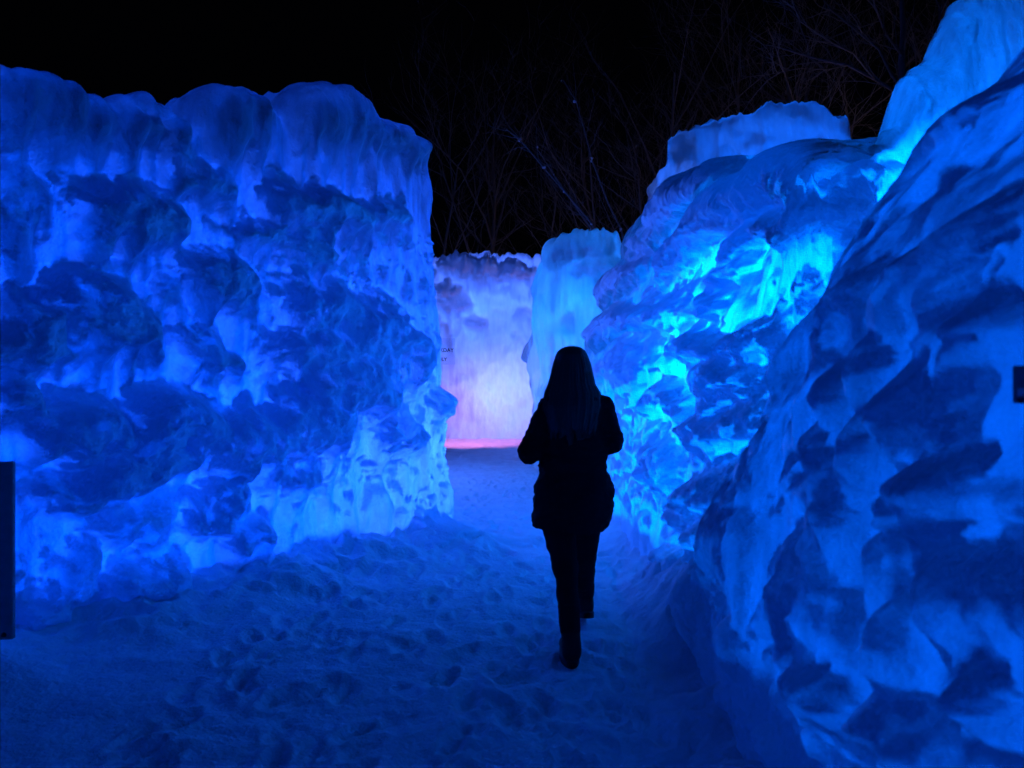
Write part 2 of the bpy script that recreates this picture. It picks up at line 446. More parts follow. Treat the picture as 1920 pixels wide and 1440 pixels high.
        for k in range(len(lumps)):
            sel = np.where(fo == k)[0]
            if len(sel) < 30: fo[sel] = -1; continue
            lab = np.arange(len(V)); F_ = Fall[sel]
            for _ in range(400):
                mn = lab[F_].min(1); old = lab[F_].copy()
                for c_ in range(3): np.minimum.at(lab, F_[:, c_], mn)
                lab[F_] = lab[lab[F_]]
                if (lab[F_] == old).all(): break
            u_, inv_, ct_ = np.unique(lab[F_[:, 0]], return_inverse=True, return_counts=True)
            fo[sel[inv_ != ct_.argmax()]] = -1
        for k in range(-1, len(lumps)):
            F_ = Fall[fo == k]
            if k >= 0 and len(F_) < 30: 
                continue
            if k == -1:
                small = [q for q in range(len(lumps)) if 0 < (fo == q).sum() < 30]
                F_ = Fall[(fo == -1) | np.isin(fo, small)]
            used, inv = np.unique(F_.ravel(), return_inverse=True)
            o = mesh_obj("ice_face" if k < 0 else "snow_ledge", V[used], inv.reshape(-1, 3), mat or M_ICE, root, True, {"snow": sn_[used], "thick": th_[used]})
            if parts: o.data.normals_split_custom_set_from_vertices(VN[used])
        return root

# lumps given as picture point of the clump's middle and half sizes in picture pixels
def L_px(W, items, scale=1.0):
    out = []
    for it in items:
        x, y, wx, hy, p = it[:5]; tail = it[5] if len(it) > 5 else 60; sn = it[6] if len(it) > 6 else 1.0
        s0, v0 = W.px(x, y)
        s1, _ = W.px(x-wx, y); s2, _ = W.px(x+wx, y)
        P = W.Q[np.searchsorted(W.s, s0).clip(0, len(W.s)-1)]
        m = P[1]/1380.0
        rx = max(abs(s2-s1)/2, .03); ry = max(hy*m, .025)
        out.append((s0, v0-ry*.2, rx, ry, p, tail*m, sn))
    return out

# ---- left wall
WL = Wall([(-4.6, 2.0), (-3.7, 3.2), (-3.0, 4.15), (-2.35, 5.05), (-1.45, 6.15), (-1.0, 6.65), (-.74, 7.05), (-.74, 7.45), (-1.0, 7.9), (-1.7, 8.6), (-3.0, 9.6)],
          1, ds=.011, lean=((0, .12), (.6, .08), (1.2, .0), (2.2, -.06), (3.4, -.14)), T=2.0, r=.32)
topL = [(-40, 150), (0, 128), (60, 125), (130, 135), (158, 178), (172, 200), (215, 203), (260, 190), (310, 202), (350, 238), (364, 200), (378, 172), (420, 160), (470, 162),
        (528, 205), (570, 175), (620, 165), (660, 180), (692, 218), (730, 216), (765, 226), (792, 240), (803, 256)]
tl = [WL.px(x, y, dn=-.12) for x, y in topL]
tl += [(tl[-1][0]+.4, tl[-1][1]-.1), (tl[-1][0]+6, tl[-1][1]-.4), (tl[0][0]-.8, tl[0][1])]
lumpL = [
    (60, 165, 95, 40, .14, 120, .18), (255, 215, 95, 40, .14, 120, .18), (430, 195, 65, 35, .15, 130, .18), (620, 195, 75, 32, .15, 140, .18), (745, 245, 50, 25, .08, 120, .3),
    (240, 380, 110, 45, .20, 110), (380, 330, 60, 25, .12, 60, .7), (590, 378, 95, 32, .24, 100), (725, 385, 35, 25, .12, 80),
    (470, 420, 45, 25, .16, 60), (560, 455, 50, 28, .18, 80), (400, 500, 60, 42, .24, 90), (300, 520, 25, 35, .12, 110, .7),
    (150, 540, 80, 45, .26, 100), (30, 600, 80, 55, .28, 90), (210, 590, 80, 35, .22, 90), (20, 350, 60, 60, .12, 160, .6),
    (590, 560, 70, 40, .20, 80), (680, 610, 75, 45, .22, 90), (560, 640, 70, 40, .24, 80), (640, 700, 90, 45, .28, 90), (380, 640, 60, 20, .14, 60, .8),
    (715, 565, 30, 30, .12, 80), (750, 650, 35, 40, .16, 90), (820, 745, 30, 28, .10, 70, .8), (740, 800, 45, 35, .16, 80),
    (10, 720, 60, 60, .30, 80), (130, 770, 90, 45, .28, 90), (300, 760, 100, 55, .32, 110), (430, 800, 80, 50, .28, 100), (230, 850, 110, 40, .26, 80),
    (560, 770, 80, 40, .26, 90), (120, 900, 80, 25, .18, 70, .8), (410, 900, 45, 30, .18, 110, .9), (540, 870, 55, 25, .16, 70, .9), (380, 960, 50, 35, .16, 70, .8),
    (460, 990, 45, 25, .18, 80, .8), (230, 960, 90, 25, .14, 80, .6), (140, 1040, 45, 40, .18, 80, .6), (270, 1080, 70, 45, .20, 80, .8), (600, 1040, 55, 32, .22, 90, .8),
    (700, 1040, 45, 32, .24, 70, .9), (790, 1010, 55, 35, .26, 90, .9), (400, 1140, 120, 40, .26, 80, .9), (560, 1120, 90, 50, .32, 90, 1), (700, 1110, 90, 50, .36, 90, 1),
    (80, 1120, 50, 30, .16, 60, .7), (180, 1180, 90, 40, .2, 60, .9), (820, 1100, 40, 50, .30, 60, .9),
]
LL = [(a, b, c, d, e*1.35, f, g) for a, b, c, d, e, f, g in L_px(WL, lumpL)]
sA = WL.px(0, 500)[0]; sB = WL.px(480, 500)[0]; sC = WL.px(700, 500)[0]; sD = WL.px(835, 600)[0]
ice_wall_left = WL.build("ice_wall", tl, LL, seed=3,
    rand=[(sA-1, sC, .3, 2.6, 330, .02, .12, .8), (sC, sD+.8, .2, 2.9, 380, .015, .07, .75), (sB, sC, .6, 2.6, 300, .015, .07, .75), (sD+.5, sD+5, .2, 3, 120, .05, .2, .8)],
    foot=.16, tops_noise=.03, streak=.035, base_amp=.09, cap_snow=.45,
    fade=lambda S, V, H: .55*sstep(1.0, 0.0, H-V))
tag(ice_wall_left, "tall deep blue ice wall with rounded top filling the left side of the walkway", "ice wall")

# ---- right main wall
WR = Wall([(3.6, 3.92), (2.6, 3.9), (1.85, 3.92), (1.36, 4.15), (1.2, 5.0), (1.13, 6.4), (1.08, 7.6), (1.0, 9.0), (.88, 10.2), (.86, 10.9), (1.3, 11.6), (2.6, 11.8)],
          -1, ds=.013, lean=((0, .05), (.8, -.02), (1.6, -.18), (2.4, -.42), (3.2, -.72), (4, -.8)), T=1.9, r=.28)
sp_ = 0
topR = [(1062, 545), (1080, 520), (1110, 498), (1150, 482), (1166, 478), (1172, 432), (1200, 395), (1240, 352), (1300, 318), (1400, 318), (1440, 300), (1500, 306),
        (1560, 330), (1600, 330), (1650, 280), (1690, 225), (1712, 170), (1722, 135), (1772, 80), (1800, 35), (1812, -5), (1850, -60)]
tr_ = [WR.px(x, y, dn=.02) for x, y in topR]
tr_ += [(WR.s[-1], 2.9), (0, tr_[-1][1]+.2)]; print('TOPR', [(round(a,2), round(b,2)) for a, b in tr_])
tl0 = min(tr_, key=lambda q: q[0])
lumpR = [
    (1290, 360, 60, 30, .22, 50, 2.0), (1430, 350, 90, 45, .30, 60, 2.0), (1500, 300, 60, 30, .22, 50, 2.0), (1350, 420, 70, 35, .22, 50, 2.0), (1450, 420, 60, 30, .18, 50, 2.0),
    (1520, 400, 60, 30, .2, 60, 2.0), (1580, 430, 40, 30, .18, 60), (1620, 330, 50, 40, .18, 90, .8), (1230, 440, 40, 25, .12, 60, .7), (1180, 510, 60, 22, .2, 50),
    (1120, 540, 50, 25, .2, 50), (1230, 580, 60, 22, .2, 50), (1150, 600, 50, 22, .18, 50), (1330, 560, 40, 22, .16, 40, .8), (1380, 500, 35, 20, .14, 40, .8),
    (1510, 530, 22, 40, .12, 60, .9), (1440, 620, 50, 28, .16, 50), (1330, 640, 60, 25, .16, 40), (1180, 670, 55, 40, .22, 60), (1380, 690, 60, 35, .18, 50),
    (1500, 680, 60, 40, .2, 60), (1270, 740, 40, 25, .14, 40), (1330, 790, 50, 30, .16, 50), (1420, 770, 60, 35, .18, 50), (1500, 800, 60, 40, .2, 60),
    (1250, 860, 35, 30, .12, 50, .8), (1330, 900, 50, 40, .18, 60), (1420, 880, 50, 40, .18, 60), (1300, 960, 40, 30, .14, 70), (1370, 1010, 50, 50, .2, 60),
    (1718, 200, 16, 14, .08, 60, .1), (1790, 60, 18, 14, .08, 50, .05),
    (1270, 1050, 30, 30, .14, 50, .7), (1440, 960, 40, 30, .14, 80, .8),
]
LR = [(a, b, c*.85, d*1.1, e*1.1, f*.8, g) for a, b, c, d, e, f, g in L_px(WR, lumpR)]
q0 = WR.px(1690, 400)[0]; q1 = WR.px(1400, 500)[0]; q2 = WR.px(1200, 600)[0]; q3 = WR.px(1080, 640)[0]
sp_ = 1.3
ice_wall_right = WR.build("ice_wall", tr_, LR, seed=11,
    drop=lambda q: .9*(1-sstep(1.0, 1.9, q)), capf=lambda q: .02+.98*sstep(sp_-.2, sp_+.15, q), rand=[(q0-.4, q1, .1, 1.7, 170, .04, .15, 1.0), (q0, q1, .3, 2.9, 190, .025, .11, .75), (q1, q2, .3, 3.0, 520, .022, .085, .95), (q2, q3+.5, .1, 2.9, 200, .02, .08, .6)],
    foot=.22, fs='auto', fmin=.5, psn=.42, nch=.8, rag=.05, tops_noise=.05, streak=.030, base_amp=.10, cap_snow=.9, fade=lambda S, V, H: .8*sstep(.9, 0.0, H-V)*sstep(1.3, 1.9, S))
tag(ice_wall_right, "long bright azure ice wall with snowy ledges along the right of the path", "ice wall")

# ---- near right wall
WC = Wall([(1.26, -.6), (1.18, .6), (1.15, 1.6), (1.14, 2.3), (1.17, 2.9), (1.20, 3.5), (1.20, 4.1), (1.28, 4.7), (1.6, 5.2)],
          -1, ds=.012, lean=((0, .22), (.4, .25), (.87, .25), (1.4, .13), (1.74, .03), (2.1, -.18), (2.45, -.48), (3.0, -.93), (3.6, -1.28)), T=1.5, r=.35)
lumpC = [
    (1850, 200, 90, 60, .18, 80, .9), (1830, 420, 120, 60, .2, 120, .8), (1640, 520, 70, 55, .16, 110, .8), (1560, 610, 50, 40, .14, 80, .9), (1700, 620, 60, 50, .16, 90, .9),
    (1880, 560, 70, 40, .2, 90, 1), (1600, 690, 60, 45, .16, 90, 1), (1760, 680, 60, 50, .18, 90, 1), (1560, 800, 60, 50, .15, 90, .9), (1680, 760, 50, 50, .15, 90, 1),
    (1860, 810, 90, 45, .22, 100, 1), (1770, 880, 50, 60, .14, 90, .8), (1600, 900, 60, 50, .14, 120, .8), (1700, 980, 60, 40, .14, 160, .6), (1840, 940, 50, 60, .14, 140, .8),
    (1560, 1040, 50, 40, .12, 140, .6), (1500, 1130, 50, 50, .14, 70, 1), (1740, 1100, 60, 60, .2, 120, .7), (1850, 1080, 60, 60, .16, 120, .6),
    (1560, 1240, 70, 50, .2, 60, 1), (1720, 1320, 90, 60, .2, 60, .9), (1880, 1250, 70, 60, .2, 60, .9),
]
LC = [(a, b, c*.52, d*.85, e*.95, f*2.2, g*.95) for a, b, c, d, e, f, g in L_px(WC, lumpC)]
c0 = WC.px(1915, 700)[0]; c1 = WC.s[-1]
WC.build_obj = WC.build("ice_wall", [(float(np.interp(y, WC.Q[:, 1], WC.s)), z) for y, z in [(-.6, 3.7), (2.4, 3.5), (2.6, 3.05), (2.7, 2.72), (2.8, 2.35), (2.92, 1.97), (3.1, 1.6), (3.4, 1.15), (3.8, .75), (4.3, .5), (5.1, .3)]], LC, seed=23,
    rand=[(2.6, 4.8, .1, 3.2, 70, .05, .14, .8), (c0-.4, c1-.8, .1, 2.9, 380, .025, .12, .85)],
    foot=.42, fs=.7, psn=.75, nch=1.1, tops_noise=.05, streak=.035, base_amp=.08, cap_snow=.9)
tag(WC.build_obj, "nearest ice wall at the right edge, dull blue, stepping down and away towards the path", "ice wall")

# ---- unseen wall behind the camera, added to hold the front fill lamps
WB = Wall([(4.5, -2.2), (2, -2.7), (-2, -2.7), (-4.5, -2.2)], 1, ds=.05, lean=((0, 0), (4, -.2)), T=1.6, r=.3)
ob_ = WB.build("ice_wall", [(0, 3.6), (WB.s[-1], 3.6)], [], seed=77, dz=.05, rand=[(0, WB.s[-1], .3, 3, 60, .06, .2, .8)], parts=False)
tag(ob_, "unseen ice wall behind the camera, added to light the court from the front", "ice wall")
# ---- tower of ice where the path turns
WT = Wall([(3.2, 12.0), (2.0, 11.95), (1.1, 12.0), (.62, 12.1), (.46, 12.35), (.44, 13.0), (.5, 14.2)],
          -1, ds=.02, lean=((0, 0), (2, .02), (3, .0), (4, -.1)), T=1.2, r=.3)
topT = [(1000, 500), (1012, 478), (1030, 452), (1060, 436), (1085, 424), (1120, 417), (1150, 425), (1166, 440), (1172, 480)]
tt = [WT.px(x, y) for x, y in topT]; tt += [(WT.s[-1], 3.4), (0, 3.5)]
lumpT = [(1090, 450, 50, 20, .12, 40, .3), (1060, 590, 10, 14, .08, 30, .5), (1120, 500, 40, 22, .15, 30, .5)]
LT = L_px(WT, lumpT)
sc_ = WT.px(1003, 670)[0]
LT += [(sc_+.25, 2.05, .22, .35, .20, .1, .0), (sc_+.1, 2.15, .16, .3, .14, .1, 0)]
ot = WT.build("ice_tower", tt, LT, mat=M_ICE_CLEAR, seed=31, dz=.02, rand=[(0, WT.s[-1], .2, 4, 90, .02, .06, .4)], tops_noise=.10, rag=.03, streak=.025, base_amp=.2, cap_snow=.2)
tag(ot, "cyan ice tower with smooth curtains at the bend of the path behind the person", "ice tower")

# ---- far wall closing the view
WF = Wall([(4, 19.4), (2.0, 19.7), (0, 20.0), (-2.0, 20.0), (-4.5, 19.6)], -1, ds=.03, lean=((0, .1), (1, 0), (6, -.2)), T=1.6, r=.5)
tf = [WF.px(x, y) for x, y in [(822, 474), (850, 470), (880, 468), (920, 474), (960, 470), (1000, 476)]]
tf += [(0, 5.0), (WF.s[-1], 5.0)]
lumpF = [(860, 490, 40, 14, .2, 40, .9), (930, 500, 50, 14, .25, 40, .9), (980, 510, 20, 14, .25, 40, .9), (850, 560, 30, 20, .2, 40, .5), (890, 606, 22, 10, .2, 30, .5), (840, 540, 25, 16, .25, 40, .8)]
LF = L_px(WF, lumpF)
of = WF.build("ice_wall", tf, LF, mat=M_ICE_CLEAR, seed=41, dz=.03, rand=[(0, WF.s[-1], 2.6, 5, 120, .05, .2, .4)], tops_noise=.14, rag=.03, streak=.012, base_amp=.14, cap_snow=.4)
tag(of, "distant ice wall glowing lavender and pink at the end of the path", "ice wall")

# ---- tall slab showing above the right wall
WS = Wall([(7.2, 12.7), (5.9, 12.6), (5.2, 12.6), (4.0, 12.6), (3.0, 12.6), (2.62, 12.7), (2.55, 13.1), (2.6, 13.8)], -1, ds=.025, lean=((0, 0), (7, 0)), T=.8, r=.12)
ts = [WS.px(x, y) for x, y in [(1240, 300), (1243, 262), (1262, 246), (1290, 230), (1340, 222), (1385, 208), (1424, 204), (1430, 186), (1490, 181), (1548, 184), (1556, 198), (1575, 208), (1594, 206), (1600, 262), (1606, 300)]]
ts += [(0, 4.2), (WS.s[-1], 5.0)]
osl = WS.build("ice_slab", ts, [], mat=M_ICE_CLEAR, seed=51, dz=.025, rand=[(0, WS.s[-1], 4.5, 7, 60, .02, .07, .3)], tops_noise=.07, rag=.035, streak=.015, base_amp=.2, cap_snow=.1)
tag(osl, "pale blue ice slab with a flat broken top rising behind the right wall", "ice slab")

for L in [(1.5, 12.75, 1.2, CYAN, 75, .25), (1.2, 12.75, 2.6, CYAN, 60, .25), (2.3, 12.6, 3.0, CYAN, 30, .15),
          (3.0, 13.05, 4.2, LILA, 26, .15), (4.4, 13.1, 4.3, (0, .13, 1), 105, .2), (5.6, 13.1, 4.3, (0, .13, 1), 85, .2),
          (-1.7, 21.1, .9, (.8, .2, .8), 11, .4), (.95, 13.0, 1.5, (1, .5, .8), 5, .2), (-.5, 21.2, 1.2, (.11, .22, 1), 140, .5), (.9, 21.2, 1.4, LILA, 120, .5), (-1.2, 21.0, 3.6, VIOL, 90, .3), (.4, 21.0, 3.8, VIOL, 90, .3),
          (1.6, 16.0, 1.5, VIOL, 90, .3),  # unseen lamp in the open behind the tower
          (-2.7, 11.2, 2.2, VIOL, 420, .3), (10.5, 17.0, 1.0, (1, .75, .9), 200, .3), (2.5, 23.5, 1.0, (1, .75, .85), 60, .3)]:  # added out of sight, outside the ice: path fill, then two for the trees
    lamp(*L)

ps = bpy.data.lights.new("ice_or_fill_lamp", 'SPOT'); ps.color = (1, .30, .85); ps.energy = 1700; ps.spot_size = math.radians(48); ps.spot_blend = 1.0; ps.shadow_soft_size = .1
pso = link(bpy.data.objects.new("ice_or_fill_lamp", ps)); pso.location = (-2.6, 14.5, 2.4)  # unseen pink floodlight out in the open, added to tint the far floor
pso.rotation_euler = Vector((2.2, 4.9, -1.95)).to_track_quat('-Z', 'Y').to_euler()
# ------------------------------------------------------------------ ground
def poly_dist(X, Y, Q):
    best = np.full(X.shape, 1e9)
    for i in range(0, len(Q)-1):
        a = Q[i]; b = Q[i+1]; ab = b-a; t = np.clip(((X-a[0])*ab[0]+(Y-a[1])*ab[1])/(ab@ab), 0, 1)
        best = np.minimum(best, np.hypot(X-a[0]-t*ab[0], Y-a[1]-t*ab[1]))
    return best
def axis(lo, hi, ds, outer):
    a = np.arange(lo, hi+ds/2, ds); g = []; x = hi; st = ds
    while x < outer: st *= 1.35; x += st; g.append(x)
    g2 = []; x = lo; st = ds
    while x > -outer: st *= 1.35; x -= st; g2.append(x)
    return np.array(g2[::-1] + list(a) + g)
gx = axis(-3.6, 2.2, .016, 260)
ya = [2.2]; 
while ya[-1] < 22: ya.append(ya[-1] + .0055*ya[-1])
gy = np.concatenate([-np.geomspace(260, .3, 18), np.linspace(0, 2.15, 30), ya, ya[-1]+np.geomspace(.5, 240, 16)])
GX, GY = np.meshgrid(gx, gy, indexing='ij')
near = (GX > -5) & (GX < 4) & (GY > -1) & (GY < 23)
dl = np.full(GX.shape, 9.0); dr = np.full(GX.shape, 9.0)
dl[near] = poly_dist(GX[near], GY[near], WL.Q[::25]); 
rp = np.vstack([WC.Q[:int(len(WC.s)*.62):20], WR.Q[60::20]])
dr[near] = poly_dist(GX[near], GY[near], rp)
rough = fbm(GX*1.7, GY*1.7, 5.0, 4)
knob = .75-1.1*np.abs(fbm(GX*2.6, GY*2.6, 9.0, 3))+.10*fbm(GX*11, GY*11, 8.0, 3)
wl = 1-sstep(0.0, .95, dl + .25*rough); wr_ = 1-sstep(0.0, .62, dr + .06*rough + .25*sstep(4.2, 6, GY))
wl *= 1-.5*sstep(5.8, 8, GY)
Z = (.13+.22*sstep(-2.7, -1.8, GX)*.5*(1-.6*sstep(6.6, 7.4, GY)))*wl*(.55+.75*knob) + (.20+.24*sstep(6.6, 4.6, GY)*sstep(2.9, 3.6, GY))*wr_*(.7+.5*knob)
path = (1-wl)*(1-wr_)
Z += path*(.024*fbm(GX*2.2, GY*2.2, 3.0, 3) + .009*fbm(GX*7, GY*7, 4.0, 4)) + .006*fbm(GX*13, GY*13, 6.0, 3)*near
# footprints
rg = np.random.default_rng(5)
for k in range(620):
    x = rg.uniform(-1.6, 1.2); y = 2.4 + 13*rg.random()**1.8; a = rg.normal(0, .35); dp = rg.uniform(.008, .026)
    i0, i1 = np.searchsorted(gx, [x-.25, x+.25]); j0, j1 = np.searchsorted(gy, [y-.3, y+.3])
    if i1 <= i0 or j1 <= j0: continue
    X_ = GX[i0:i1, j0:j1]-x; Y_ = GY[i0:i1, j0:j1]-y
    u = X_*math.cos(a)+Y_*math.sin(a); v = -X_*math.sin(a)+Y_*math.cos(a)
    q = np.sqrt((u/.055)**2 + (v/.135)**2)
    Z[i0:i1, j0:j1] += (-dp*(1-sstep(.55, 1.1, q)) + dp*.35*np.exp(-((q-1.25)/.22)**2))*path[i0:i1, j0:j1]
Z = Z*np.where(near, 1, 0) - .0
mb = np.exp(-(((GX+2.85)/.45)**2 + ((GY-3.55)/.35)**2)); Z = Z + .17*mb
# level where the person stands
for (fx, fy) in ((.32, 3.92), (.44, 4.5)):
    w = np.exp(-(((GX-fx)/.10)**2 + ((GY-fy)/.2)**2)); Z = Z*(1-w) - .01*w
n0, n1 = GX.shape
idx = np.arange(n0*n1).reshape(n0, n1)
Fg = np.c_[idx[:-1, :-1].ravel(), idx[1:, :-1].ravel(), idx[1:, 1:].ravel(), idx[:-1, 1:].ravel()]
ground = mesh_obj("ground", np.stack([GX, GY, Z], -1).reshape(-1, 3), Fg, M_SNOW)
tag(ground, "trodden snow of the walkway with footprints and lumpy drifts", None, None, "structure")

# ------------------------------------------------------------------ surface nets for rounded bodies
def surface_nets(f, lo, hi, h):
    xs = [np.arange(lo[k], hi[k]+h, h) for k in range(3)]
    X, Y, Zz = np.meshgrid(*xs, indexing='ij')
    D = f(X, Y, Zz).astype(np.float32)
    n = D.shape; inside = D < 0
    cs = np.zeros([a-1 for a in n], dtype=np.int32)
    acc = np.zeros(cs.shape+(3,)); cnt = np.zeros(cs.shape)
    for ax in range(3):
        sl0 = [slice(None)]*3; sl1 = [slice(None)]*3; sl0[ax] = slice(0, -1); sl1[ax] = slice(1, None)
        a = D[tuple(sl0)]; b = D[tuple(sl1)]; cr = (a < 0) != (b < 0)
        t = np.where(cr, a/np.where(cr, a-b, 1), 0)
        o1, o2 = [k for k in range(3) if k != ax]
        for d1 in (0, 1):
            for d2 in (0, 1):
                s = [slice(None)]*3
                s[o1] = slice(d1, n[o1]-1+d1); s[o2] = slice(d2, n[o2]-1+d2)
                c = cr[tuple(s)]; tt_ = t[tuple(s)]
                cnt += c; acc[..., ax] += np.where(c, tt_, 0); acc[..., o1] += np.where(c, d1, 0); acc[..., o2] += np.where(c, d2, 0)
    act = cnt > 0
    ids = np.full(cs.shape, -1, dtype=np.int64); ids[act] = np.arange(act.sum())
    base = np.argwhere(act)
    V = (base + acc[act]/cnt[act][:, None])*h + np.array([x[0] for x in xs])
    Fs = []
    for ax in range(3):
        sl0 = [slice(1, -1)]*3; sl1 = [slice(1, -1)]*3; sl0[ax] = slice(0, -1); sl1[ax] = slice(1, None)
        a = inside[tuple(sl0)]; b = inside[tuple(sl1)]
        for flag in (False, True):
            e = np.argwhere((a != b) & (a == flag))
            if not len(e): continue
            o1, o2 = [k for k in range(3) if k != ax]
            e = e.copy(); e[:, o1] += 1; e[:, o2] += 1
            q = []
            for (d1, d2) in ((0, 0), (1, 0), (1, 1), (0, 1)):
                c = e.copy(); c[:, o1] -= 1-d1; c[:, o2] -= 1-d2
                q.append(ids[c[:, 0], c[:, 1], c[:, 2]])
            q = np.stack(q, 1)
            if (flag) == (ax != 1): pass
            else: q = q[:, ::-1]
            Fs.append(q)
    Fq = np.vstack(Fs); Fq = Fq[(Fq >= 0).all(1)]
    return V, Fq
def cap(X, Y, Zz, a, b, r0, r1):
    a = np.array(a, float); b = np.array(b, float); ab = b-a; L2 = ab@ab
    t = np.clip(((X-a[0])*ab[0]+(Y-a[1])*ab[1]+(Zz-a[2])*ab[2])/L2, 0, 1)
    return np.sqrt((X-a[0]-t*ab[0])**2+(Y-a[1]-t*ab[1])**2+(Zz-a[2]-t*ab[2])**2) - (r0+(r1-r0)*t)
def ell(X, Y, Zz, c, r):
    q = np.sqrt(((X-c[0])/r[0])**2+((Y-c[1])/r[1])**2+((Zz-c[2])/r[2])**2)
    return (q-1)*min(r)
def smin(a, b, k):
    h = np.clip(.5+.5*(b-a)/k, 0, 1); return b*(1-h)+a*h-k*h*(1-h)
def loft(X, Y, Zz, tab):
    """tab rows: z, cx, cy, a, b"""
    t = np.array(sorted(tab)); z = t[:, 0]
    cx, cy, a, b = (np.interp(Zz, z, t[:, k]) for k in (1, 2, 3, 4))
    d = (np.sqrt(((X-cx)/a)**2+((Y-cy)/b)**2)-1)*np.minimum(a, b)
    return np.maximum(d, np.maximum(z[0]-Zz, Zz-z[-1]))

# ------------------------------------------------------------------ the person
PX, PY = .32, 3.95
person = empty("person", (PX, PY, 0))
tag(person, "person seen from behind with long hair in black coat walking down the path", "person")
K = 339.0
def lx(x): return (x-960)/K - PX
def lz(y): return CAMZ - (y-720)/K
HY = .12
def hand(X, Y, Z, w, dirn, side):
    """palm, four curled fingers and a thumb"""
    w = np.array(w, float); d = np.array(dirn, float); d /= np.linalg.norm(d)
    up = np.array([0, 0, 1.0]); sd_ = np.cross(d, up); sd_ /= np.linalg.norm(sd_)
    # palm plane vertical: fingers stacked in z, curling inwards (-side)
    inn = sd_*(-side if sd_[0] > 0 else side); 
    D = np.full(X.shape, 9.0)
    for k in range(4):
        zo = up*(.03-.02*k)
        D = smin(D, cap(X, Y, Z, w+zo*.5, w+d*.085+zo, .016, .0115), .012)
    for k, ln in enumerate((.040, .045, .042, .032)):
        zo = up*(.033-.022*k)
        p0 = w+d*.085+zo; p1 = p0+d*ln*.9+inn*.012; p2 = p1+inn*ln*.75+d*.006; p3 = p2+inn*ln*.35-d*.018
        f = np.minimum(np.minimum(cap(X, Y, Z, p0, p1, .0098, .0092), cap(X, Y, Z, p1, p2, .0092, .0084)), cap(X, Y, Z, p2, p3, .0084, .0074))
        D = np.minimum(D, f)
    t0 = w+d*.025+up*.03; t1 = t0+d*.03+up*.022+inn*.018; t2 = t1+d*.028+up*.004+inn*.015
    D = smin(D, np.minimum(cap(X, Y, Z, t0, t1, .0125, .0105), cap(X, Y, Z, t1, t2, .0105, .0085)), .006)
    return D
WRI = {-1: (-.115, .36, 1.13), 1: (.085, .37, 1.16)}
ELB = {-1: (lx(985)+.02, HY-.03, lz(846)), 1: (lx(1150)-.005, HY-.02, lz(828))}
SHO = {-1: (lx(1030), HY-.01, lz(768)), 1: (lx(1128), HY-.01, lz(765))}
HIP = {-1: (-.085, HY, .84), 1: (.085, HY, .84)}
KNE = {-1: (lx(1060), HY-.01, .46), 1: (.105, HY+.23, .48)}
ANK = {-1: (-.005, -.04, .11), 1: (.125, .55, .17)}
def body_f(X, Y, Z):
    D = ell(X, Y, Z, (.01, HY+.015, 1.575), (.078, .098, .118))
    D = smin(D, ell(X, Y, Z, (.01, HY+.055, 1.52), (.055, .06, .07)), .03)
    D = smin(D, cap(X, Y, Z, (.01, HY+.12, 1.57), (.01, HY+.130, 1.545), .009, .013), .012)       # nose
    for s in (-1, 1):
        D = smin(D, ell(X, Y, Z, (.01+s*.081, HY+.01, 1.565), (.010, .02, .03)), .006)          # ears
        D = np.maximum(D, -ell(X, Y, Z, (.01+s*.032, HY+.117, 1.582), (.016, .014, .010)))       # sockets
        D = np.minimum(D, ell(X, Y, Z, (.01+s*.032, HY+.096, 1.582), (.0125, .0125, .0125)))
    D = smin(D, ell(X, Y, Z, (.01, HY+.104, 1.510), (.024, .010, .007)), .005)                   # lips
    D = smin(D, cap(X, Y, Z, (.01, HY-.005, 1.52), (.01, HY-.01, 1.40), .052, .058), .03)
    D = smin(D, loft(X, Y, Z, [(.80, 0, HY, .15, .10), (.92, .005, HY, .16, .11), (1.08, .01, HY, .125, .09), (1.25, .01, HY, .15, .10), (1.38, .01, HY, .15, .08), (1.42, .01, HY, .08, .06)]), .04)
    for s in (-1, 1):
        D = smin(D, cap(X, Y, Z, SHO[s], ELB[s], .046, .036), .04)
        D = smin(D, cap(X, Y, Z, ELB[s], WRI[s], .036, .024), .015)
        d = np.array(WRI[s])-np.array(ELB[s]); d[0] *= .3; d[2] = .0
        m = (Y > HY+.12) & (Z > .95) & (Z < 1.35)
        if m.any():
            hm = np.full(X.shape, 9.0); hm[m] = hand(X[m], Y[m], Z[m], WRI[s], d, s); D = smin(D, hm, .008)
        D = smin(D, cap(X, Y, Z, HIP[s], KNE[s], .085, .05), .05)
        D = smin(D, cap(X, Y, Z, KNE[s], ANK[s], .048, .034), .02)
        a = ANK[s]
        D = smin(D, cap(X, Y, Z, (a[0], a[1]-.03, a[2]-.055), (a[0]+.01*s, a[1]+.15, a[2]-.07), .032, .026), .02)
    return D
V, Fq = surface_nets(body_f, (-.36, -.16, .0), (.36, .82, 1.74), .0065)
body = mesh_obj("body", V, Fq, M_SKIN, person)

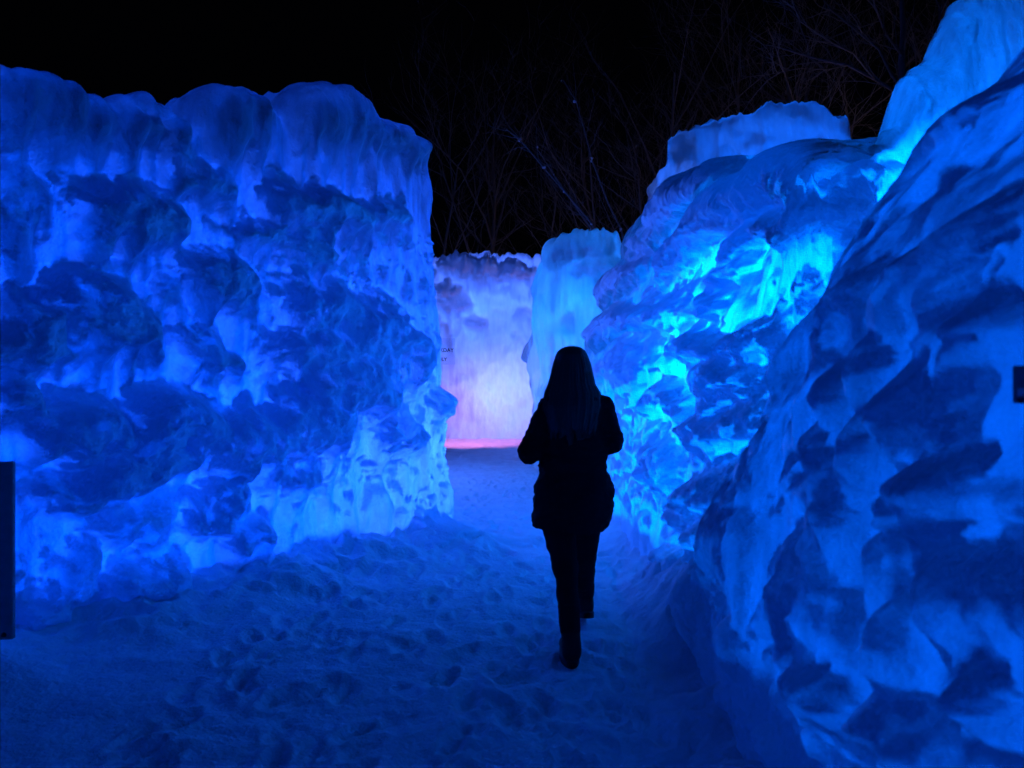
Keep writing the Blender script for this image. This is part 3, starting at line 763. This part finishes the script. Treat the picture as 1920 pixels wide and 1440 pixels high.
def coat_f(X, Y, Z):
    wr = .010*fbm(X*9, Y*9, Z*16, 3) + .004*fbm(X*30, Y*30, Z*50, 2)
    tab = []
    for (y, x0, x1, b) in [(742, 1046, 1096, .07), (748, 1030, 1112, .09), (757, 1020, 1128, .105), (775, 1016, 1132, .125), (820, 1014, 1136, .135), (860, 1013, 1137, .135),
                           (885, 1011, 1139, .14), (905, 1004, 1148, .155), (930, 1001, 1152, .165), (955, 999, 1151, .165), (976, 997, 1144, .16), (990, 1001, 1136, .15), (1012, 1006, 1122, .14)]:
        tab.append((lz(y), lx((x0+x1)/2), HY, (x1-x0)/2/K, b))
    D = loft(X, Y, Z, tab)
    # the hem dips to the right and stands away on the left
    D = np.maximum(D, (lz(990) - .09*(X) - .008*np.sin(X*30)) - Z)
    for s in (-1, 1):
        D = smin(D, cap(X, Y, Z, SHO[s], ELB[s], .070, .060 if s < 0 else .056), .05)
        w = np.array(WRI[s]); e = np.array(ELB[s])
        D = smin(D, cap(X, Y, Z, ELB[s], e+(w-e)*.90, .058, .046), .02)
    D = smin(D, cap(X, Y, Z, (lx(1040), HY-.06, lz(752)), (lx(1104), HY-.06, lz(752)), .045, .045), .05)   # collar and hood roll
    hollow = loft(X, Y, Z, [(.5, 0, HY, .13, .10), (.78, 0, HY, .15, .115)])
    D = np.maximum(D, -hollow)
    return D + wr
V, Fq = surface_nets(coat_f, (-.36, -.14, .60), (.36, .5, 1.50), .007)
coat = mesh_obj("coat", V, Fq, M_COAT, person)
def trouser_f(X, Y, Z):
    wr = .006*fbm(X*10, Y*10, Z*14, 3)
    D = ell(X, Y, Z, (0, HY, .84), (.165, .125, .13))
    for s in (-1, 1):
        D = smin(D, cap(X, Y, Z, HIP[s], KNE[s], .112, .066), .035)
        a = np.array(ANK[s]); k = np.array(KNE[s]); a = k+(a-k)*.83
        D = smin(D, cap(X, Y, Z, KNE[s], a, .063, .056), .02)
    return D + wr
V, Fq = surface_nets(trouser_f, (-.26, -.2, .08), (.26, .72, .99), .007)
mesh_obj("trousers", V, Fq, M_TROUSER, person)
def boot_f(s):
    a = np.array(ANK[s])
    lift = 0 if s < 0 else .0
    def f(X, Y, Z):
        k = np.array(KNE[s]); t = a+(k-a)*.46
        D = cap(X, Y, Z, a, t, .050, .055)
        zo = a[2]-.11; ti = zo*.8
        D = smin(D, cap(X, Y, Z, (a[0], a[1]-.025, .06+zo), (a[0]+.012*s, a[1]+.15, .05+zo-ti), .050, .044), .04)
        sole = np.maximum(np.sqrt(((X-a[0]-.006*s)/.052)**2+((Y-a[1]-.06)/.155)**2)-1, 0)*.05 + np.maximum(np.abs(Z-.018-zo+ti*(Y-a[1]+.03)/.18)-.018, 0)
        D = np.minimum(D, sole-.002)
        D = np.maximum(D, .0-Z)
        # ribbed cuff and laces
        return D + .003*np.sin(Z*120)*(Z > .2)
    return f
for s in (-1, 1):
    a = ANK[s]
    V, Fq = surface_nets(boot_f(s), (a[0]-.12, a[1]-.15, -.02), (a[0]+.12, a[1]+.27, .36), .006)
    mesh_obj("boot", V, Fq, M_BOOT, person)
# hair: a long fall of strands over the head and the back
nr, na = 190, 260
hz = np.linspace(0, 1, nr)
ys = np.interp(hz, [0, .01, .03, .06, .1, .17, .27, .4, .52, .6, .75, 1], [648, 648.6, 650, 653, 658, 666, 679, 698, 716, 732, 760, 806])
x0s = np.interp(ys, [648, 650, 653, 658, 666, 680, 700, 720, 735, 760, 806], [1071, 1060, 1053, 1046, 1042, 1038, 1034, 1028, 1021, 1017, 1027])
x1s = np.interp(ys, [648, 650, 653, 658, 666, 680, 700, 720, 735, 760, 806], [1075, 1086, 1092, 1098, 1102, 1107, 1111, 1115, 1124, 1124, 1112])
cyh = np.interp(ys, [648, 680, 700, 735, 760, 806], [HY+.01, HY+.01, HY+.005, HY-.02, HY-.06, HY-.095])
bh = np.interp(ys, [648, 653, 666, 700, 735, 760, 806], [.005, .055, .095, .118, .112, .092, .068])
th = np.linspace(0, 2*np.pi, na, endpoint=False)
TH, YS = np.meshgrid(th, ys, indexing='xy')
A = ((x1s-x0s)/2/K)[:, None]; B = bh[:, None]; CX = (np.array([(lx(a)+lx(b))/2 for a, b in zip(x0s, x1s)]))[:, None]; CY = cyh[:, None]
g = .05*fbm(np.cos(TH)*9, np.sin(TH)*9, YS*.006, 3)+.03*fbm(np.cos(TH)*24, np.sin(TH)*24, YS*.01, 2)
g = g*np.clip((YS-650)/40, 0, 1)
X = CX + A*np.cos(TH)*(1+g); Y = CY + B*np.sin(TH)*(1+g*1.3)
tipz = .11*fbm(np.cos(TH)*9, np.sin(TH)*9, 3.0, 4)*np.clip((YS-745)/61, 0, 1)**1.5
Zh = np.array([lz(y) for y in ys])[:, None] + tipz
idx = np.arange(nr*na).reshape(nr, na); nx_ = np.roll(idx, -1, 1)
Fh = np.c_[idx[:-1].ravel(), idx[1:].ravel(), nx_[1:].ravel(), nx_[:-1].ravel()]
Vh_ = np.stack([X, Y, Zh], -1).reshape(-1, 3)
Fl = [tuple(f) for f in Fh] + [tuple(idx[0]), tuple(idx[-1][::-1])]
hair = mesh_obj("hair", Vh_, Fl, M_HAIR, person)
# loose strands at the outline
SV = []; SF = []
for k in range(150):
    a = rg.uniform(0, 2*math.pi); rr0 = rg.integers(45, 130); ln = rg.integers(30, 60)
    pts = []
    ow = rg.uniform(.0, .05)
    for q in range(ln):
        i = min(nr-1, rr0+q); aa = a + .06*math.sin(q*.08+k)
        e = 1.0 + ow*math.sin(math.pi*q/ln) + .012
        pts.append((float(CX[i, 0]+A[i, 0]*math.cos(aa)*e), float(CY[i, 0]+B[i, 0]*math.sin(aa)*e), float(lz(ys[i])) - .0003*q))
    for q, p in enumerate(pts):
        b0 = len(SV); r_ = .0008*(1-q/ln*.7)
        SV += [(p[0]+r_, p[1], p[2]), (p[0]-r_*.5, p[1]+r_*.87, p[2]), (p[0]-r_*.5, p[1]-r_*.87, p[2])]
        if q:
            for m in range(3): SF.append((b0-3+m, b0-3+(m+1) % 3, b0+(m+1) % 3, b0+m))
st_ = mesh_obj("loose_strands", SV, SF, M_HAIR, hair)
tag(st_, kind="stuff")

# ------------------------------------------------------------------ signs and boards
def box(lo, hi):
    x0, y0, z0 = lo; x1, y1, z1 = hi
    return [(x0, y0, z0), (x1, y0, z0), (x1, y1, z0), (x0, y1, z0), (x0, y0, z1), (x1, y0, z1), (x1, y1, z1), (x0, y1, z1)], \
           [(0, 3, 2, 1), (4, 5, 6, 7), (0, 1, 5, 4), (1, 2, 6, 5), (2, 3, 7, 6), (3, 0, 4, 7)]
def bbox_obj(name, lo, hi, mat, parent, bev=.004):
    V, Fc = box(lo, hi); bm = bmesh.new(); vs = [bm.verts.new(v) for v in V]
    for f in Fc: bm.faces.new([vs[i] for i in f])
    if bev: bmesh.ops.bevel(bm, geom=bm.edges[:], offset=bev, segments=2, affect='EDGES')
    me = bpy.data.meshes.new(name); bm.to_mesh(me); bm.free(); me.materials.append(mat)
    o = bpy.data.objects.new(name, me); o.parent = parent; return link(o)
bd = empty("notice_board", (-2.84, 3.66, 0), math.radians(4))
tag(bd, "dark blank board standing at the left edge in front of the ice wall", "board")
bbox_obj("panel", (-.35, 0, .20), (.34, .03, 1.09), M_BOARD, bd)
bbox_obj("leg", (-.30, .032, -.05), (-.25, .075, 1.05), M_BOARD, bd); bbox_obj("leg", (.10, .032, -.05), (.15, .075, 1.05), M_BOARD, bd)
def disc(name, c, r, parent, mat, d=.01):
    bm = bmesh.new(); bmesh.ops.create_cone(bm, cap_ends=True, segments=20, radius1=r, radius2=r*.7, depth=d)
    bmesh.ops.rotate(bm, verts=bm.verts, matrix=__import__('mathutils').Matrix.Rotation(math.radians(90), 3, 'X'))
    bmesh.ops.translate(bm, verts=bm.verts, vec=c)
    me = bpy.data.meshes.new(name); bm.to_mesh(me); bm.free(); me.materials.append(mat)
    o = bpy.data.objects.new(name, me); o.parent = parent; return link(o)
disc("bolt", (.30, -.004, .225), .013, bd, M_SCREW); disc("bolt", (.262, -.004, .655), .012, bd, M_SCREW)

dg = bpy.context.evaluated_depsgraph_get()
def cast(x, y):
    o = Vector((0, 0, CAMZ)); d = Vector(((x-960)/1380.0, 1, -(y-720)/1380.0)).normalized()
    ok, loc, nrm, *_ = scene.ray_cast(dg, o, d)
    return loc if ok else None
p = cast(1932, 722) or Vector((1.15, 1.67, 1.48))
sg = empty("warning_sign", (p.x-.035, p.y-.012, p.z), math.radians(-78))
tag(sg, "small dark sign with a white mark fixed to the ice at the right edge", "sign")
bbox_obj("panel", (-.004, -.008, -.036), (.115, .0, .038), M_BOARD, sg, .002)
bbox_obj("white_mark", (.010, -.0105, -.022), (.03, -.0085, -.006), M_PAPER, sg, 0)
bbox_obj("red_band", (.010, -.0105, -.033), (.105, -.0085, -.026), M_SIGNRED, sg, 0)
bbox_obj("stake", (.05, .001, -.02), (.058, .12, -.012), M_SCREW, sg, 0)

wd = empty("path_sign", (-1.38, 14.0, 0))
tag(wd, "clear plastic sign with black lettering half hidden behind the left wall corner", "sign")
bbox_obj("panel", (-.42, 0, 1.85), (.30, .02, 2.35), M_CLEAR, wd, .004)
bbox_obj("post", (-.3, .021, -.2), (-.24, .07, 1.95), M_BOARD, wd, .004)
def text(t, size, loc, parent):
    c = bpy.data.curves.new("lettering", 'FONT'); c.body = t; c.size = size; c.align_x = 'RIGHT'; c.extrude = .001; c.offset = size*.02
    o = bpy.data.objects.new("lettering", c); link(o)
    bpy.context.view_layer.update()
    me = bpy.data.meshes.new_from_object(o.evaluated_get(bpy.context.evaluated_depsgraph_get()))
    bpy.data.objects.remove(o)
    me.materials.clear(); me.materials.append(M_LETTER)
    q = bpy.data.objects.new("lettering", me); q.parent = parent; q.location = loc; q.rotation_euler = (math.radians(90), 0, 0)
    return link(q)
text("WEEKDAY", .10, (.27, -.003, 2.09), wd)
text("ONLY", .09, (.14, -.003, 1.92), wd)

# ------------------------------------------------------------------ bare trees beyond the walls
def tube(SV, SF, pts, rads, n=5):
    pts = [Vector(p) for p in pts]
    for i, p in enumerate(pts):
        t = (pts[min(i+1, len(pts)-1)]-pts[max(i-1, 0)]).normalized()
        a = t.orthogonal().normalized(); b = t.cross(a)
        if i and True:
            a = (pa - t*pa.dot(t)).normalized(); b = t.cross(a)
        pa = a
        b0 = len(SV)
        for k in range(n):
            an = 2*math.pi*k/n; SV.append(tuple(p+(a*math.cos(an)+b*math.sin(an))*rads[i]))
        if i:
            for k in range(n): SF.append((b0-n+k, b0-n+(k+1) % n, b0+(k+1) % n, b0+k))
def branch(rn, p, d, L, r, lvl, out, snowy):
    n = max(4, int(7-lvl)); pts = [p]; q = Vector(p); d = Vector(d).normalized()
    for i in range(n):
        d = (d + Vector((rn.gauss(0, .13), rn.gauss(0, .13), rn.gauss(.03, .10)))*(.7+.35*lvl)).normalized()
        q = q + d*(L/n); pts.append(q.copy())
    rd = [r*(1-.75*i/n) for i in range(n+1)]
    out[0 if lvl == 0 else 1].append((pts, rd))
    if lvl < 3:
        m = {0: 11, 1: 7, 2: 5}[lvl]
        for k in range(m):
            f = rn.uniform(.25 if lvl == 0 else .15, 1.0); i = min(n-1, int(f*n))
            bp = pts[i].lerp(pts[i+1], f*n-i)
            ax = Vector((rn.gauss(0, 1), rn.gauss(0, 1), rn.uniform(-.1, .6))).normalized()
            nd = (pts[i+1]-pts[i]).normalized()*.75 + ax*.75
            branch(rn, bp, nd, L*rn.uniform(.32, .55), max(.005, rd[i]*.5), lvl+1, out, snowy)
def make_tree(name, label, seed, H, r, lean=(0, 0), group="bare trees beyond the ice walls"):
    rn = random.Random(seed)
    root = empty(name); tag(root, label, "tree", group)
    out = ([], [])
    branch(rn, Vector((0, 0, -.1)), Vector((lean[0], lean[1], 1)), H, r, 0, out, 0)
    for nm, lst, ns in (("trunk", out[0], 8), ("crown", out[1], 4)):
        SV = []; SF = []
        for pts, rd in lst: tube(SV, SF, pts, rd, ns)
        mesh_obj(nm, SV, SF, M_BARK, root)
    return root
def copy_thing(o):
    c = o.copy(); link(c)
    for ch in o.children:
        d = ch.copy(); link(d); d.parent = c
    return c
protos = [make_tree("bare_tree", "", 101, 9, .10, (.05, 0)), make_tree("bare_tree", "", 102, 11, .12, (-.12, .02)), make_tree("bare_tree", "", 103, 8, .07, (.2, 0)),
          make_tree("bare_tree", "", 104, 10, .09, (-.3, 0))]
where = ["left of the dark gap, beyond the far wall", "second from the left above the far wall", "rising over the middle of the gap", "leaning left above the gap",
         "just left of the ice tower top", "standing above the ice tower", "between the ice tower and the pale slab", "behind the left end of the pale slab",
         "behind the middle of the pale slab", "behind the right end of the pale slab", "right of the pale slab, by the tall column of ice", "tallest one above the pale slab",
         "thin one left of the pale slab", "far one beyond the right wall"]
spots = [(-2.4, 25, 1), (-.6, 27, 1.1), (1.2, 26, 1), (2.8, 24, .9), (3.4, 28, 1.2), (4.6, 23, 1), (5.6, 26, 1.15), (5.2, 19, .8), (7.4, 21, 1), (9.0, 22, 1.1), (8.6, 17, 1), (8.0, 27, 1.4), (4.0, 20, .8), (11.5, 20, 1)]
for i, (x, y, sc) in enumerate(spots):
    o = protos[i] if i < 4 else copy_thing(protos[i % 4])
    o.location = (x, y, 0); o.rotation_euler.z = i*2.4; o.scale = (sc,)*3
    o["label"] = "dim bare tree " + where[i]
# the nearest tree, its limbs arching over the right wall
big = empty("bare_tree", (8.4, 15, 0)); tag(big, "nearest bare tree with long limbs arching left over the right wall", "tree", "bare trees beyond the ice walls")
def P3(x, y, Y): return Vector(((x-960)/1380*Y-8.4, Y-15, CAMZ-(y-720)/1380*Y))
limbs = [([(1735, 330), (1712, 240), (1700, 180), (1690, 120), (1694, 60), (1690, -10), (1700, -90)], .07),
         ([(1706, 200), (1680, 172), (1640, 148), (1590, 122), (1540, 112), (1490, 98), (1452, 86)], .045),
         ([(1698, 175), (1672, 140), (1648, 92), (1600, 52), (1560, 20), (1530, -20)], .04),
         ([(1696, 110), (1660, 62), (1640, 10), (1630, -40)], .03), ([(1640, 148), (1600, 100), (1560, 80), (1500, 40), (1480, -10)], .022),
         ([(1700, 180), (1730, 130), (1760, 60), (1770, -30)], .03), ([(1590, 122), (1550, 130), (1500, 128), (1440, 140)], .014)]
SV = []; SF = []; SV2 = []; SF2 = []
rn = random.Random(9)
base_pts = [Vector((.1, 0, -.1)), Vector((.05, 0, 3)), P3(1735, 330, 15)]
pts = base_pts[:2] + [P3(x, y, 15) for x, y in limbs[0][0]]
tube(SV, SF, pts, [.14, .12] + [.10*(1-.1*i) for i in range(len(pts)-2)], 8)
mesh_obj("trunk", SV, SF, M_BARK, big)
out = ([], [])
for ptl, r in limbs[1:]:
    pts = [P3(x, y, 15 + .25*i*(1 if r > .03 else -1)) for i, (x, y) in enumerate(ptl)]
    tube(SV2, SF2, pts, [r*(1-.8*i/len(pts)) for i in range(len(pts))], 5)
    for k in range(12):
        i = rn.randrange(len(pts)-1); bp = pts[i].lerp(pts[i+1], rn.random())
        nd = (pts[i+1]-pts[i]).normalized() + Vector((rn.gauss(0, .6), rn.gauss(0, .6), rn.gauss(.1, .6)))
        branch(rn, bp, nd, rn.uniform(.5, 1.6), .012, 2, out, 0)
for ptsb, rd in out[1]: tube(SV2, SF2, ptsb, rd, 4)
mesh_obj("crown", SV2, SF2, M_BARK, big)
# saplings with frost on their tips leaning over the gap
def sapling(label, base, pl, Y, seed):
    root = empty("frosted_sapling", base); tag(root, label, "sapling", "frosted saplings leaning over the gap")
    b = Vector(base); pts = [Vector((0, 0, -.1))] + [Vector(((x-960)/1380*Y, Y, CAMZ-(y-720)/1380*Y))-b for x, y in pl]
    SV = []; SF = []; tube(SV, SF, pts, [.03*(1-.8*i/len(pts)) for i in range(len(pts))], 6); mesh_obj("trunk", SV, SF, M_BARK, root)
    rn = random.Random(seed); out = ([], [])
    for k in range(14):
        i = rn.randrange(1, len(pts)-1); bp = pts[i].lerp(pts[i+1], rn.random())
        nd = (pts[i+1]-pts[i]).normalized() + Vector((rn.gauss(0, .5), rn.gauss(0, .5), rn.gauss(0, .5)))
        branch(rn, bp, nd, rn.uniform(.3, 1.1), .008, 3, out, 0)
    SV = []; SF = []
    for ptsb, rd in out[1]: tube(SV, SF, ptsb, rd, 4)
    mesh_obj("crown", SV, SF, M_BARK, root)
    for k in range(7):
        i = rn.randrange(2, len(pts)); q = pts[i] + Vector((rn.gauss(0, .02), rn.gauss(0, .02), rn.gauss(0, .02)))
        bm = bmesh.new(); bmesh.ops.create_icosphere(bm, subdivisions=2, radius=rn.uniform(.012, .035))
        for v in bm.verts: v.co *= 1+rn.uniform(-.25, .25)
        me = bpy.data.meshes.new("frost"); bm.to_mesh(me); bm.free(); me.materials.append(M_TWIGSNOW)
        f = bpy.data.objects.new("frost", me); f.parent = root; f.location = q; link(f)
sapling("frosted sapling leaning left across the dark gap, the lower one", (2.6, 15.5, 0), [(1180, 560), (1110, 420), (1060, 360), (1020, 315), (995, 285), (975, 262), (950, 242)], 15.5, 1)
sapling("frosted sapling rising left of the ice tower to a forked tip", (3.0, 16, 0), [(1190, 560), (1165, 430), (1140, 380), (1110, 300), (1095, 240), (1080, 190), (1056, 150)], 16, 2)
sapling("frosted sapling leaning over the far wall with a short tip", (2.4, 16.5, 0), [(1140, 560), (1110, 430), (1085, 395), (1040, 330), (1005, 275)], 16.5, 3)
